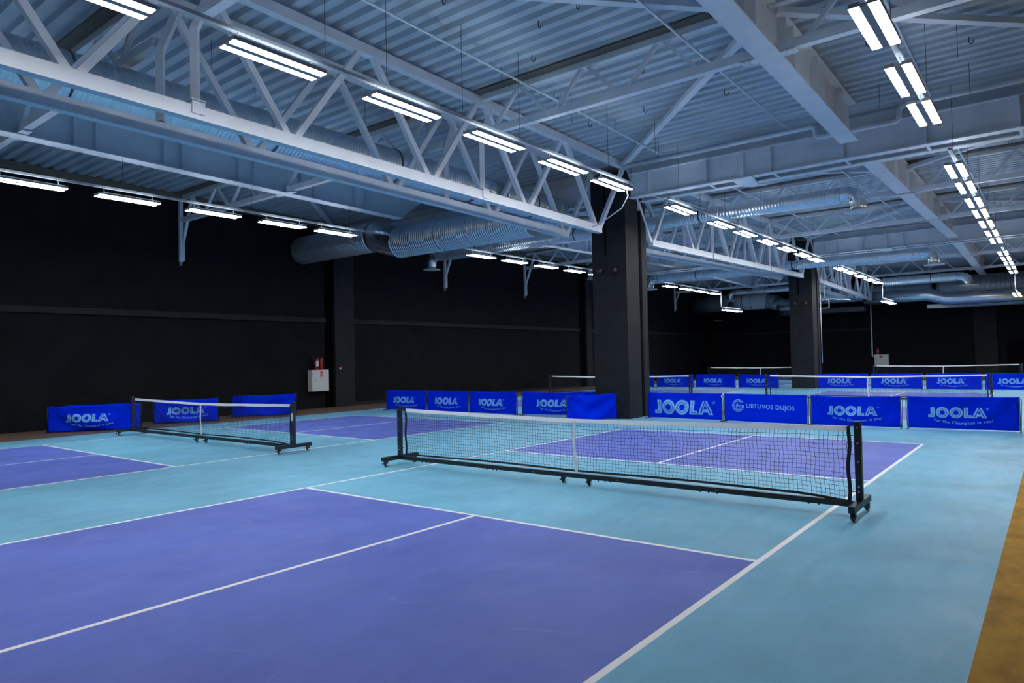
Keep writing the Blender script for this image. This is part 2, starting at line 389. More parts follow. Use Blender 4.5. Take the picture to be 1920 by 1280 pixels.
for b, (ya, yb) in enumerate(((-3, 3), (15, 21), (33, 39))):
    for yc, wh in ((ya, 'nearer'), (yb, 'farther')):
        joist(yc, -1.02, 4.68, -.09, 'from paired trusses to right girder', wh, b)
        joist(yc, 4.72, 11.0, 5.9, 'beyond the right girder', wh, b)
        joist(yc, -7.98, -2.18, -7.2, 'from left girder to paired trusses', wh, b)
        joist(yc, -13.55, -8.02, -13.0, 'from side wall to left girder', wh, b)
        # wall post with a knee brace that carries the truss end
        d = dz(yc); xw = -13.6
        t = thing('truss_hanger', 'white post with bent knee brace at the side wall, %s in %s' % (wh, BAY[b]), 'post', (xw, yc, 4.85+d), 0, 'hangers at the truss ends')
        S = (xw, yc, 4.85+d)
        MB().ext(xw-.05, xw+.05, yc-.09, yc+.01, 4.97, 6.9+d).build('post', 'steel', t, S)
        MB().bar((xw+.02, yc+.02, 5.0), (xw+.02, yc+.02, 5.62), .08, .08).bar((xw+.02, yc+.02, 5.58), (xw+.62, yc+.02, 6.85+d), .08, .08, (0, 1, 0)).build('knee_brace', 'steel', t, S)
        MB().ext(xw-.05, xw+.03, yc-.07, yc-.02, 4.85, 4.97).ext(xw-.10, xw-.05, yc-.06, yc-.04, 4.87, 4.89).ext(xw-.10, xw-.05, yc-.06, yc-.04, 4.93, 4.95).build('bolted_end', 'housing', t, S)
        # bolted plate where the truss passes under the girder
        for xg, sd in ((4.7, 'right'), (-8.0, 'left')):
            t = thing('bolted_plate', 'bolted white splice plate under the %s girder, %s one in the %s' % (sd, wh, BAY[b]), 'plate', (xg, yc, 6.08+d), 0, 'splice plates under the girders')
            MB().ext(-.42, .42, -.09, .09, -.012, 0).build('plate', 'steel', t)
            if sd == 'right' and b == 0:
                for q in (-.36, -.28, .28, .36):
                    for r_ in (-.05, .05): MB().lathe((q, r_, -.03), [(.016, 0), (.016, .02)], 6).build('bolt', 'steel', t)
m = MB()
for a, b in ((YN+.1, -9), (-9, 9), (9, 27), (27, YF-.1)): m.bar((XL+.32, a, 6.86+dz(a)), (XL+.32, b, 6.86+dz(b)), .15, .20)
tag(m.build('eave_beam', 'gap'), 'dull dark beam along the top of the side wall', 'beam')
# roof bracing
braces = [((-1.0, 8.7), (4.6, 3.1), 'from the near pillar to the right girder'), ((-1.0, -2.9), (4.6, 2.9), 'from the paired trusses to the right girder, nearest the camera'),
 ((4.8, 3.1), (10.6, 8.7), 'right of the right girder in the nearest bay'), ((-8.1, 3.1), (-13.4, 8.7), 'left of the left girder in the nearest bay'),
 ((-1.0, 10.2), (4.6, 14.9), 'behind the near pillar to the right girder'), ((4.8, 14.9), (10.6, 10.2), 'right of the right girder in the middle bay'),
 ((-1.0, 26.8), (4.6, 21.1), 'from the far pillar to the right girder'), ((-8.1, 21.1), (-13.4, 26.7), 'left of the left girder in the middle bay'),
 ((4.8, 21.1), (10.6, 26.8), 'right of the right girder, before the far pillar line'), ((-1.0, 28.4), (4.6, 32.9), 'behind the far pillar to the right girder')]
for a, b, lab in braces:
    A = Vector((a[0], a[1], 6.80+dz(a[1]))); B = Vector((b[0], b[1], 6.80+dz(b[1])))
    tag(MB().bar(A, B, .14, .10).build('roof_brace', 'steel', None, A), 'white diagonal roof brace %s' % lab, 'brace', 'diagonal roof braces').location = A

# ------------------------------------------------------------------ pipes under the roof
def pipe(name, pts, r, m_, label, cat, grp=None, n=8):
    S = pts[0]; o = MB().tube(pts, r, n).build(name, m_, None, S); o.location = S
    return tag(o, label, cat, grp)
for b in range(3):
    y0, y1 = -9+18*b+.2, -9+18*b+17.2
    if b == 2: y1 = 44.8
    for x, z, sd in ((.35, 6.72, 'beside the paired trusses'), (3.4, 6.72, 'left of the right girder'), (6.2, 6.72, 'right of the right girder'), (-5.2, 6.74, 'left of the paired trusses')):
        pipe('sprinkler_pipe', [(x, y, z+dz(y)) for y in (y0 if b else YN+.2, y1)], .022, 'steel', 'thin white pipe running lengthwise under the roof %s, %s' % (sd, BAY[b]), 'pipe', 'thin pipes under the roof')
def bends(pts, rad, n=5):
    out = [Vector(pts[0])]
    for i in range(1, len(pts)-1):
        q = Vector(pts[i]); a = (Vector(pts[i-1])-q).normalized(); b = (Vector(pts[i+1])-q).normalized()
        p0, p1 = q+a*rad, q+b*rad
        for k in range(n+1):
            t = k/n; out.append((1-t)**2*p0+2*t*(1-t)*q+t*t*p1)
    out.append(Vector(pts[-1])); return out
pipe('water_pipe', bends([(-.9, 8.5, 6.70), (3.95, 8.5, 6.70), (3.95, 8.5, 6.44), (5.6, 8.5, 6.44), (5.6, 8.5, 6.74), (13.5, 8.5, 6.74)], .12), .05, 'steel', 'white pipe that dips under the right girder in front of the crosswise girder', 'pipe', n=12)

# ------------------------------------------------------------------ lights
def make_light():
    root = bpy.data.objects.new('strip_light', None); COL.objects.link(root); root.empty_display_size = .1
    MB().ext(-.155, -.043, -.635, .635, 0, .05).ext(.043, .155, -.635, .635, 0, .05).ext(-.043, .043, -.625, .625, -.0125, .03).build('housing', 'housing', root)
    for x in (-.099, .099): MB().ext(x-.052, x+.052, -.63, .63, -.011, -.001).build('diffuser', 'lamp', root)
    MB().ext(-.14, -.07, -.60, .60, .0502, .054).ext(.07, .14, -.60, .60, .0502, .054).build('added_upglow', 'upfill', root)  # glow strips added on the housing tops to brighten deck and steel
    for y in (-.50, .50): MB().tube([(0, y, .03), (.02, y, .10), (0, y, .172)], .006, 6).build('hanger', 'steel', root)
    return root
L0 = make_light(); first = True
rows = [('left', -7.96, [-6.95, -4.89, -2.85, -0.98, 0.99, 2.9, 4.61, 10.95, 12.87, 14.92, 17.0, 18.96, 26.2, 28.33, 30.29, 32.24]),  # nearest light is out of view, added to brighten the near floor
        ('middle', 0.64, [-9.2, -7.09, -5.02, -2.89, -0.79, 1.31, 3.4, 5.24, 8.69, 11.38, 13.34, 15.42, 17.51, 19.46, 21.26, 25.26, 27.05, 29.18, 31.31, 33.26]),  # nearest pair is out of view, added to brighten the foreground court
        ('right', 6.51, [1.01, 3.04, 4.74, 9.16, 11.04, 13.08, 14.91, 16.91, 19.04, 20.92, 24.83, 26.87, 28.92, 30.96, 33.09])]
def place_light(x, y, z, label, grp):
    global first
    o = L0 if first else copy_tree(L0); first = False
    o.location = (x, y, z); tag(o, label, 'light', grp)
for nm, x, yy in rows:
    vis = [q for q in yy]
    for i, y in enumerate(vis):
        place_light(x, y, 5.36, '%s twin-strip light from the near end of the %s row of hanging lights' % (ORD[i], nm), 'twin-strip lights of the %s row' % nm)
    segs = ((YN+1, 6.2, 'nearest'), (8.0, 22.0, 'middle'), (24.2 if nm != 'left' else 25.4, 34.6 if nm != 'left' else 33.3, 'farthest'))
    for a, b, wh in segs:
        S = (x, (a+b)/2, 5.53)
        t = thing('lighting_rail', 'thin white rail carrying the %s row of lights in the %s bay' % (nm, wh), 'rail', S, 0, 'rails carrying the light rows')
        MB().ext(x-.035, x+.035, a, b, 5.53, 5.575).build('rail', 'railgrey', t, S)
        y = a+.6
        while y < b:
            zw = 6.98 if (nm != 'left' and abs(y-9.45) > .6 and abs(y-27.6) > .6) else (6.09 if nm == 'left' and abs(y-9.45) > .6 and abs(y-27.6) > .6 else 5.97)
            MB().tube([(x, y, 5.57), (x, y, zw+dz(y))], .004, 5).build('suspension_wire', 'wire', t, S); y += 3.1
    # lowered end with two lights in front of the back wall
    yr = 34.5 if nm != 'left' else 33.3; dy = 35.45 if nm != 'left' else 34.35
    S = (x, yr, 4.6); t = thing('lowered_rail', 'lowered white rail on a vertical rod at the far end of the %s light row' % nm, 'rail', S, 0, 'lowered ends of the light rows')
    MB().ext(x-.03, x+.03, yr, yr+3.1, 4.61, 4.65).build('rail', 'steel', t, S)
    MB().tube([(x, yr, 5.56), (x, yr, 4.62)], .028, 8).build('drop_rod', 'white', t, S)
    place_light(x, dy, 4.45, 'nearer light on the lowered end of the %s row by the end wall' % nm, 'lights on the lowered ends')
    place_light(x, dy+1.5, 4.45, 'farther light on the lowered end of the %s row by the end wall' % nm, 'lights on the lowered ends')

# ------------------------------------------------------------------ ducts
def spiral(m, pts, r, n=32, pitch=.12, amp=.012):
    """ribbed sheet-metal tube along a polyline"""
    P = [Vector(q) for q in pts]; out = []; rr = []; acc = 0
    for a, b in zip(P, P[1:]):
        L = (b-a).length; k = max(1, int(L/pitch))
        for i in range(k):
            for f_, am in ((0, 0), (.70, 0), (.80, amp), (.92, amp)):
                out.append(a+(b-a)*((i+f_)/k)); rr.append(r+am)
    out.append(P[-1]); rr.append(r)
    m.tube(out, rr, n)
def collar(m, c, r, axis, wd=.07, n=32): m.lathe(c, [(r-.01, -wd/2), (r, -wd/2), (r, wd/2), (r-.01, wd/2)], n, axis)
# lengthwise big duct left of the paired trusses, then elbow into the crosswise duct
R1 = .36; XD, ZD = -3.05, 5.86
S = (XD, -2, ZD); t = thing('spiral_duct', 'grey spiral duct running lengthwise behind the paired trusses', 'duct', S, 0)
m = MB(); spiral(m, [(XD, YN+.3, ZD), (XD, 4.75, ZD)], R1, 32, .075, .004); m.build('duct_run', 'zinc', t, S)
m = MB(); m.tube([(XD, 4.75, ZD), (XD, 5.9, ZD)], R1-.004, 32); m.build('smooth_section', 'zinc2', t, S)
m = MB(); spiral(m, [(XD, 5.9, ZD), (XD, 8.3, ZD)], R1, 32, .075, .004); m.tube(bends([(XD, 8.3, ZD), (XD, 8.75, ZD), (XD-.5, 8.75, ZD-.1)], .4, 5), R1, 32); m.build('duct_end', 'zinc', t, S)
for yk in (-8.2, -3.9, -.6, 2.3, 4.75, 7.2):
    m = MB(); collar(m, (XD, yk, ZD), R1+.016, 'y', .03 if yk != 4.75 else .09); m.build('joint_collar', 'greyduct', t, S)
R1 = .49
R1 = .49
S = (-8, 7.9, 5.6); t = thing('spiral_duct', 'large silver spiral duct crossing towards the side wall with a dipped joint', 'duct', S, 0)
m = MB(); spiral(m, [(-3.45, 7.95, 5.62), (-8.9, 7.95, 5.62)], R1+.01, pitch=.085, amp=.01); m.build('duct_run', 'zinc', t, S)
m = MB(); m.tube([(-8.9, 7.95, 5.62), (-9.0, 7.95, 5.62), (-9.7, 7.6, 5.86), (-9.8, 7.6, 5.86)], R1+.012, 32); m.build('offset_piece', 'zinc2', t, S)
m = MB(); spiral(m, [(-9.8, 7.6, 5.86), (XL+.02, 7.6, 5.86)], R1, pitch=.085, amp=.01); m.build('duct_run', 'zinc', t, S)
for xk in (-6.9, -5.6, -8.95): 
    m = MB(); collar(m, (xk, 7.95, 5.62), R1+.022, 'x', .04); m.build('joint_collar', 'zinc2', t, S)
def outlet(m, m2, x, y, z, r, s, drop):
    """elbow turning down into a round air outlet; s = +1 when the duct comes from the left"""
    m.tube(bends([(x-s*2.2*r, y, z), (x, y, z), (x, y, z-drop)], 1.9*r, 5), r, 18)
    m2.lathe((x, y, z-drop), [(r*1.05, .02), (r*1.05, 0), (1.75*r, -.005), (1.8*r, -.03), (1.2*r, -.045), (.4*r, -.03)], 24)
def small_duct(y, z, xa, xb, r, lab, ends=(1, 1), mats='zinc'):
    S = ((xa+xb)/2, y, z); t = thing('air_supply_duct', lab, 'duct', S, 0, 'slim ducts with round outlets')
    a = xa+(2.2*r if ends[0] else 0); b = xb-(2.2*r if ends[1] else 0)
    m = MB(); spiral(m, [(a, y, z), (b, y, z)], r, 20, .09, .006); m.build('duct_run', mats, t, S)
    for e, x, s in ((ends[0], xa, -1), (ends[1], xb, 1)):
        if e:
            m, m2 = MB(), MB(); outlet(m, m2, x, y, z, r, s, .50); m.build('elbow', 'zinc2', t, S); m2.build('air_outlet', 'diffuser', t, S)
    k = xa+2.5
    while k < xb-1:
        m = MB(); collar(m, (k, y, z), r+.012, 'x', .035, 20); m.tube([(k, y, z+r), (k, y, 6.99+dz(y))], .006, 6); m.build('strap', 'wire', t, S); k += 4.5 if xb-xa > 5 else 1.2
small_duct(12.4, 5.92, -11.9, 4.0, .20, 'slim silver duct with two round outlets passing behind the near pillar')
small_duct(24.2, 5.60, -8.1, 4.3, .20, 'slim silver duct with two round outlets crossing in front of the far pillar')
small_duct(39.9, 6.02, -9.9, -2.4, .20, 'slim duct by the end wall with its outlet at the left end', (1, 0))
small_duct(38.2, 5.80, .0, 4.3, .26, 'slim duct by the end wall with its outlet at the right end', (0, 1))
# big ducts in front of the end wall
S = (-11, 42.6, 5.6); t = thing('end_wall_duct', 'dull grey and white wrapped duct in the left end corner', 'duct', S)
m = MB(); m.tube([(XL+.1, 42.8, 5.55), (-11.6, 42.8, 5.55)], .62, 32); m.build('grey_section', 'greyduct', t, S)
m = MB(); m.tube([(-11.6, 42.8, 5.55), (-8.2, 42.8, 5.55)], .60, 32); m.build('wrapped_section', 'diffuser', t, S)
m = MB(); m.lathe((-10.7, 42.195, 5.35), [(.02, 0), (.24, .0), (.25, .05)], 20, 'y'); m.build('hatch', 'greyduct', t, S)
for q in (-12.7, -9.9, -9.3):
    m = MB(); collar(m, (q, 42.8, 5.55), .63, 'x', .03); m.build('strap', 'wire', t, S)
S = (-6, 42.2, 5.2); t = thing('end_wall_duct', 'silver duct with a stepped joint left of the far pillar', 'duct', S)
m = MB(); spiral(m, [(-8.2, 42.8, 5.45), (-7.4, 42.5, 5.3)], .52, 28); m.tube([(-7.4, 42.5, 5.3), (-7.0, 42.4, 5.05), (-5.9, 42.2, 5.05), (-5.0, 42.2, 5.45), (-4.6, 42.2, 5.5)], .46, 28); m.build('stepped_run', 'zinc2', t, S)
m = MB(); spiral(m, [(-4.6, 42.2, 5.5), (2.0, 42.2, 5.5)], .48, 28, .14); m.build('duct_run', 'zinc', t, S)
S = (-4, 43.4, 4.6); t = thing('flat_duct', 'low silver duct seen beneath the stepped duct at the left', 'duct', S)
MB().prism([(-7.2, 43.1), (-2.0, 43.1), (-2.0, 44.1), (-7.8, 44.1)], 'z', 4.45, 4.75).build('duct_body', 'greyduct', t, S)
MB().tube([(-4, 43.9, 4.74), (-4, 43.9, 6.99+dz(43.9))], .01, 6).build('hanger_rod', 'wire', t, S)
S = (2, 42, 5); t = thing('end_wall_duct', 'broad bluish silver duct that steps down right of the far pillar', 'duct', S)
m = MB(); m.tube([(-1.6, 41.3, 5.12), (1.9, 41.3, 5.12), (2.9, 41.3, 4.80), (13.6, 41.3, 4.80)], .40, 28); m.build('duct_run', 'zinc2', t, S)
S = (7, 43.4, 5.5); t = thing('end_wall_duct', 'very wide grey duct along the end wall at the right', 'duct', S)
m = MB(); spiral(m, [(2.2, 43.5, 5.55), (13.6, 43.5, 5.55)], .78, 32, .25); m.build('duct_run', 'foil', t, S)
S = (5, 44.0, 4.4); t = thing('flat_duct', 'low silver duct seen beneath the stepped duct at the right', 'duct', S)
MB().prism([(1.6, 43.4), (9.5, 43.4), (9.5, 44.4), (2.6, 44.4)], 'z', 4.38, 4.62).build('duct_body', 'foil', t, S)

# ------------------------------------------------------------------ small ceiling hardware
hooks = [(.9, -.2), (1.6, 1.3), (.1, 3.9), (2.1, 3.9), (-.2, 5.7), (1.2, 5.7), (.3, 7.4), (2.9, 5.9), (2.4, 1.2), (5.6, 5.4), (5.9, 7.7), (7.0, 6.4), (1.6, 12.6), (3.3, 13.6), (7.2, 14.2), (-5.2, 1.4), (-5.9, 3.6), (-9.6, -.6), (-10.2, 4.4), (.8, 2.2)]
hk = None
for i, (x, y) in enumerate(hooks):
    z = 6.98+dz(y)
    if hk is None:
        m = MB(); m.tube([(0, 0, 0), (0, 0, -.10), (.035, 0, -.145), (.07, 0, -.14), (.085, 0, -.09)], .008, 6); hkm = m.mesh('ceiling_hook', 'wire'); hk = True
    o = link('ceiling_hook', hkm); o.location = (x, y, z); o.rotation_euler = (0, 0, random.uniform(-.6, .6))
    tag(o, 'small dark J-shaped hook hanging from the corrugated roof deck', 'hook', 'hooks on the roof deck')
wires = [(-.1, -1.6, 1.2), (.55, .6, 1.5), (.2, 4.4, .6), (.35, 6.0, .5), (1.1, 6.4, .9), (.55, 7.7, .6), (.1, 2.2, .5), (6.9, 5.6, .7), (6.9, 7.6, .8), (5.4, 7.6, .6), (-3.05, -1.7, .85), (-3.05, -.9, .85), (-3.05, 1.6, .85), (-3.05, 3.4, .85), (1.9, 12.8, .8), (-.2, 13.0, 1.0)]
for x, y, L in wires:
    o = MB().tube([(0, 0, 0), (0, 0, -L)], .0045, 5).build('hanging_wire', 'wire'); o.location = (x, y, 7.06+dz(y))
    tag(o, 'thin dark wire hanging straight down from the roof deck', 'wire', 'wires hanging from the roof')
o = MB().tube([(0, 0, 0), (.02, .02, -.12), (-.3, .3, -.3), (-1.3, 1.0, -.42), (-1.66, 1.2, -.42)], .012, 6).build('light_cable', 'steel'); o.location = (.63, 5.9, 5.36)
tag(o, 'white cable drooping from the last light of the near bay to the truss', 'cable')

# ------------------------------------------------------------------ nets
def make_net():
    root = bpy.data.objects.new('court_net', None); COL.objects.link(root); H = 3.40; rnd = random.Random(3)
    ends = (-H, H)
    for s in (-1, 1):
        x = s*H
        MB().ext(x-.032, x+.032, -.03, .03, .16, .955).build('post', 'frame', root)
        m = MB()
        for z in (.25, .30, .55, .74, .90): m.lathe((x, -.038, z), [(.009, 0), (.009, .008)], 6, 'y')
        m.build('bolts', 'chrome', root)
        MB().ext(x-.03, x+.03, -.38, .38, .095, .16).build('foot_bar', 'frame', root)
    MB().ext(-H, H, -.026, .026, .088, .146).build('base_beam', 'frame', root)
    m = MB()
    for x in [-2.9, -2.8, -2.72, -1.55, -1.45, -1.38, .32, .42, .50, 1.7, 1.8, 1.9, 2.9, 3.0]: m.lathe((x, 0, .072), [(.01, 0), (.012, .018)], 6)
    m.build('underside_bolts', 'frame', root)
    m = MB()
    for x in (-1.95, -.7, .62, 1.9): m.lathe((x, -.032, .117), [(.008, 0), (.008, .006)], 6, 'y')
    m.build('side_bolts', 'chrome', root)
    for x, y in ((-H, -.31), (-H, .31), (-.22, 0.0), (.18, 0.0), (H, -.31), (H, .31)):
        c = MB(); c.ext(x-.022, x+.022, y-.03, y+.03, .080, .096 if abs(x) > 1 else .09)
        c.ext(x-.024, x-.018, y-.02, y+.03, .03, .082); c.ext(x+.018, x+.024, y-.02, y+.03, .03, .082)
        c.prism([(y-.075, .062), (y-.02, .078), (y-.02, .066), (y-.07, .052)], 'x', x-.015, x+.015)
        co = c.build('caster', 'frame', root)
        MB().lathe((x-.013, y+.008, .036), [(.03, 0), (.036, .004), (.036, .022), (.03, .026)], 18, 'x').build('wheel', 'rubber', co)
        MB().lathe((x-.0265, y+.008, .036), [(.008, -.001), (.022, 0), (.022, .053), (.008, .054)], 14, 'x').build('hub', 'chrome', co)
    # net sheet
    xa, xb = -3.26, 3.30
    top = lambda x: .862+.048*(abs(x)/3.3)**1.3
    def bot(x):
        z = .188-.006*math.cos(x*2.2)
        if x > 2.7: z -= .045*((x-2.7)/.6)**1.6
        return z
    def strip(m, za, zb, th, n=60):
        V = []
        for i in range(n+1):
            x = xa+(xb-xa)*i/n; wv = .004*math.sin(x*9)+.003*math.sin(x*23+1); z0, z1 = za(x), zb(x)
            V.append([m.bm.verts.new(q) for q in ((x, -th+wv, z0), (x, -th*.2+wv*.4, z1), (x, th*.2+wv*.4, z1), (x, th+wv, z0))])
        for a, b in zip(V, V[1:]):
            for k in range(4): m.bm.faces.new((a[k], a[(k+1) % 4], b[(k+1) % 4], b[k]))
        m.bm.faces.new(V[0]); m.bm.faces.new(V[-1])
    m = MB(); strip(m, lambda x: top(x)-.052+.004*math.sin(x*5), top, .015); m.build('top_tape', 'tape', root)
    m = MB(); strip(m, lambda x: bot(x)-.014, lambda x: bot(x)+.012, .007); m.build('bottom_tape', 'netblack', root)
    m = MB(); pts = [(-.03+.012*math.sin(z*9)+.02*(.9-z), -.012, z) for z in [bot(0)-.02+i*.07 for i in range(10)]+[top(0)-.03]]
    for a, b in zip(pts, pts[1:]): m.bar(a, b, .042, .006, (0, 1, 0))
    m.build('center_strap', 'tape', root)
    for s, x in ((-1, xa), (1, xb)):
        m = MB(); P = [(x+.010*math.sin(i*1.3)+(.015 if s > 0 else 0)*i/8, 0, bot(x)+(top(x)-bot(x)-.005)*i/8) for i in range(9)]
        for a, b in zip(P, P[1:]): m.bar(a, b, .035, .012, (0, 1, 0))
        m.build('side_tape', 'netblack', root)
        m = MB(); 
        for i in (1, 3, 5, 7, 8): m.tube([P[i], (s*(H-.02), 0, P[i][2]+.01)], .004, 5)
        m.build('lacing', 'netblack', root)
    # cord mesh: nodes with small random sag
    nx, nz = 142, 15; th = .0019
    N = []
    for i in range(nx+1):
        x = xa+(xb-xa)*i/nx; col = []
        for j in range(nz+1):
            z0, z1 = bot(x), top(x)-.05; z = z0+(z1-z0)*j/nz
            col.append(Vector((x+rnd.uniform(-.0045, .0045)+.006*math.sin(j*.9+i*.05), rnd.uniform(-.004, .004), z+rnd.uniform(-.004, .004)-.006*abs(math.sin(i*.31)))))
        N.append(col)
    m = MB(); bm = m.bm
    def thread(P):
        R = []
        for k, q in enumerate(P):
            d = (P[min(k+1, len(P)-1)]-P[max(k-1, 0)]).normalized(); s = d.cross(Vector((0, 1, 0))).normalized()
            R.append([bm.verts.new(q+s*th), bm.verts.new(q+Vector((0, -th, 0))), bm.verts.new(q-s*th), bm.verts.new(q+Vector((0, th, 0)))])
        for a, b in zip(R, R[1:]):
            for k in range(4): bm.faces.new((a[k], a[(k+1) % 4], b[(k+1) % 4], b[k]))
    for i in range(nx+1): thread(N[i])
    for j in range(1, nz): thread([N[i][j] for i in range(nx+1)])
    m.build('net_mesh', 'netblack', root)
    return root
NET = make_net()
spots = [(2.99, 0, 'black wheeled court net with white top tape, the large one nearest the camera'), (-6.74, 0, 'black wheeled court net on the left court, a pale sticker on its right post'),
 (3.0, 18, 'court net right of the near pillar, just behind the barrier with the lettering row'), (-6.7, 18, 'court net partly hidden by the near pillar'),
 (3.2, 36, 'farthest right court net, its white tape level with the wall cabinet'), (-6.6, 36, 'farthest left court net, partly hidden by the far pillar')]
for i, (x, y, lab) in enumerate(spots):
    o = NET if i == 0 else copy_tree(NET); o.location = (x, y, 0); tag(o, lab, 'net', 'wheeled court nets')
    if i == 1:
        q = MB().ext(3.375, 3.435, -.034, -.0305, .60, .74).build('sticker', 'white', o); q['label'] = 'pale rectangular sticker'

# ------------------------------------------------------------------ barriers
def curve_mesh(polys):
    cu = bpy.data.curves.new('tmp', 'CURVE'); cu.dimensions = '2D'; cu.fill_mode = 'BOTH'
    for P in polys:
        sp = cu.splines.new('POLY'); sp.points.add(len(P)-1)
        for q, (x, y) in zip(sp.points, P): q.co = (x, y, 0, 1)
        sp.use_cyclic_u = True
    o = bpy.data.objects.new('tmp', cu); COL.objects.link(o); bpy.context.view_layer.update()
    me = bpy.data.meshes.new_from_object(o.evaluated_get(bpy.context.evaluated_depsgraph_get())); out = ([v.co.copy() for v in me.vertices], [tuple(f.vertices) for f in me.polygons])
    bpy.data.objects.remove(o); return out
def text_mesh(s, size, off=0, space=1.0):
    cu = bpy.data.curves.new('tmp', 'FONT'); cu.body = s; cu.size = size; cu.offset = off; cu.space_character = space; cu.resolution_u = 4
    o = bpy.data.objects.new('tmp', cu); COL.objects.link(o); bpy.context.view_layer.update()
    me = bpy.data.meshes.new_from_object(o.evaluated_get(bpy.context.evaluated_depsgraph_get())); out = ([v.co.copy() for v in me.vertices], [tuple(f.vertices) for f in me.polygons])
    bpy.data.objects.remove(o); return out
def circ(cx, cy, r, n=36, a0=0, a1=2*PI): return [(cx+r*math.cos(a0+(a1-a0)*k/n), cy+r*math.sin(a0+(a1-a0)*k/n)) for k in range(n)]
def arcband(cx, cy, r0, r1, a0, a1, n=28):
    A = [(cx+r1*math.cos(a0+(a1-a0)*k/n), cy+r1*math.sin(a0+(a1-a0)*k/n)) for k in range(n+1)]
    return A+[(cx+r0*math.cos(a1-(a1-a0)*k/n), cy+r0*math.sin(a1-(a1-a0)*k/n)) for k in range(n+1)]
def wordmark():
    """the five inline letters, cap height 1"""
    P = []
    # J with a foot to the left
    P.append([(.22, 1), (.58, 1), (.58, .12), (.54, .04), (.45, 0), (0, 0), (0, .26), (.18, .26), (.22, .30)])
    P.append([(.40, .88), (.44, .88), (.44, .20), (.40, .13), (.33, .11), (.12, .11), (.12, .15), (.32, .15), (.38, .18), (.40, .22)])
    for cx in (1.20, 2.32):
        for r in (.545, .375, .335, .225): P.append(circ(cx, .49, r))
    P.append([(2.95, 1), (3.30, 1), (3.30, .27), (3.56, .27), (3.56, 0), (2.95, 0)])
    P.append([(3.10, .88), (3.14, .88), (3.14, .15), (3.46, .15), (3.46, .11), (3.10, .11)])
    P.append([(3.58, 0), (4.02, 1), (4.36, 1), (4.80, 0), (4.42, 0), (4.36, .16), (4.02, .16), (3.96, 0)])
    P.append([(4.19, .74), (4.32, .40), (4.06, .40)])
    P.append([(3.76, .10), (3.86, .10), (4.19, .90), (4.52, .10), (4.62, .10), (4.23, .97), (4.15, .97)])
    P.append(circ(4.86, .90, .11, 20)); P.append(circ(4.86, .90, .085, 20)); P.append(circ(4.86, .90, .035, 8))
    return curve_mesh(P)
def refine(src, L=.035, sc_=1.0):
    bm = bmesh.new(); vs = [bm.verts.new(v) for v in src[0]]
    for f in src[1]:
        try: bm.faces.new([vs[i] for i in f])
        except ValueError: pass
    for _ in range(6):
        bmesh.ops.triangulate(bm, faces=bm.faces[:])
        es = [e for e in bm.edges if e.calc_length()*sc_ > L]
        if not es: break
        bmesh.ops.subdivide_edges(bm, edges=es, cuts=1)
    bmesh.ops.triangulate(bm, faces=bm.faces[:]); bm.verts.index_update()
    out = ([v.co.copy() for v in bm.verts], [tuple(v.index for v in f.verts) for f in bm.faces]); bm.free(); return out
WM = refine(wordmark(), .04, .3)
SLO = text_mesh('for the Champion in you!', .085, .0016, 1.12)
LD = text_mesh('LIETUVOS DUJOS', .145, .0022, 1.06)
def emblem():
    P = [arcband(0, 0, .135, .152, .55, 2*PI-.05), arcband(0, 0, .100, .118, .62, 2*PI-.12)]
    P.append([(.0, .005), (.152, .005), (.152, -.012), (0, -.012)]); 
    for dx, h in ((-.045, .045), (-.012, .075), (.022, .06)):
        P.append([(dx-.014, -.03), (dx-.010, h*.5), (dx+.012, h), (dx+.006, h*.4), (dx+.008, -.02)])
    P.append(arcband(-.008, -.035, .036, .05, PI, 2*PI, 14))
    return [curve_mesh([q]) for q in P]
def words(src, gap):
    V, F = src; par = list(range(len(V)))
    def find(a):
        while par[a] != a: par[a] = par[par[a]]; a = par[a]
        return a
    for f in F:
        for q in f[1:]: par[find(q)] = find(f[0])
    isl = {}
    for f in F: isl.setdefault(find(f[0]), []).append(f)
    items = sorted(((min(V[i].x for f in fs for i in f), max(V[i].x for f in fs for i in f), fs) for fs in isl.values()), key=lambda q: q[0])
    out = []; end = None
    for a, b, fs in items:
        if end is None or a-end > gap: out.append([]); end = b
        out[-1] += fs; end = max(end, b)
    return [(V, fs) for fs in out]
SLOW = words(SLO, .018); LDW = words(LD, .03)
EM = emblem()
def cloth_fn(style, W, H):
    """(x, z) on the banner -> y offset and sag"""
    rnd = random.Random(style*13+5); ph = [rnd.uniform(0, 6) for _ in range(6)]; amp = (.006, .026, .038, .045)[style % 4]; sag = (.0, .010, .028, .018)[style % 4]
    def fn(x, z):
        u = x/W; v = z/H
        s = 4*u*(1-u)
        y = amp*s*(math.sin(7*u+3*v+ph[0])*.9+.6*math.sin(13*u-6*v+ph[1])+.75*math.sin(8*v-7*(2*u-1)**2+ph[2]))
        corner = math.exp(-((u)**2+(1-v)**2)*9)+math.exp(-((1-u)**2+(1-v)**2)*9)
        y += amp*1.1*corner*math.sin(26*(math.atan2(1-v+.02, min(u, 1-u)+.02)))
        return y, z-sag*s*v*v
    return fn
_cache = {}
def cloth_mesh(W, H, style, fn):
    key = ('c', round(W, 2), style)
    if key in _cache: return _cache[key]
    nx, nz = 56, 20; bm = bmesh.new(); g = []
    for i in range(nx+1):
        c = []
        for j in range(nz+1):
            x, z = W*i/nx, .025+(H-.025)*j/nz; y, z2 = fn(x, z); c.append(bm.verts.new((x, y, z2)))
        g.append(c)
    for i in range(nx):
        for j in range(nz): f = bm.faces.new((g[i][j], g[i+1][j], g[i+1][j+1], g[i][j+1])); f.smooth = True
    me = bpy.data.meshes.new('banner_cloth'); bm.to_mesh(me); bm.free(); me.materials.append(M['cloth']); _cache[key] = me; return me
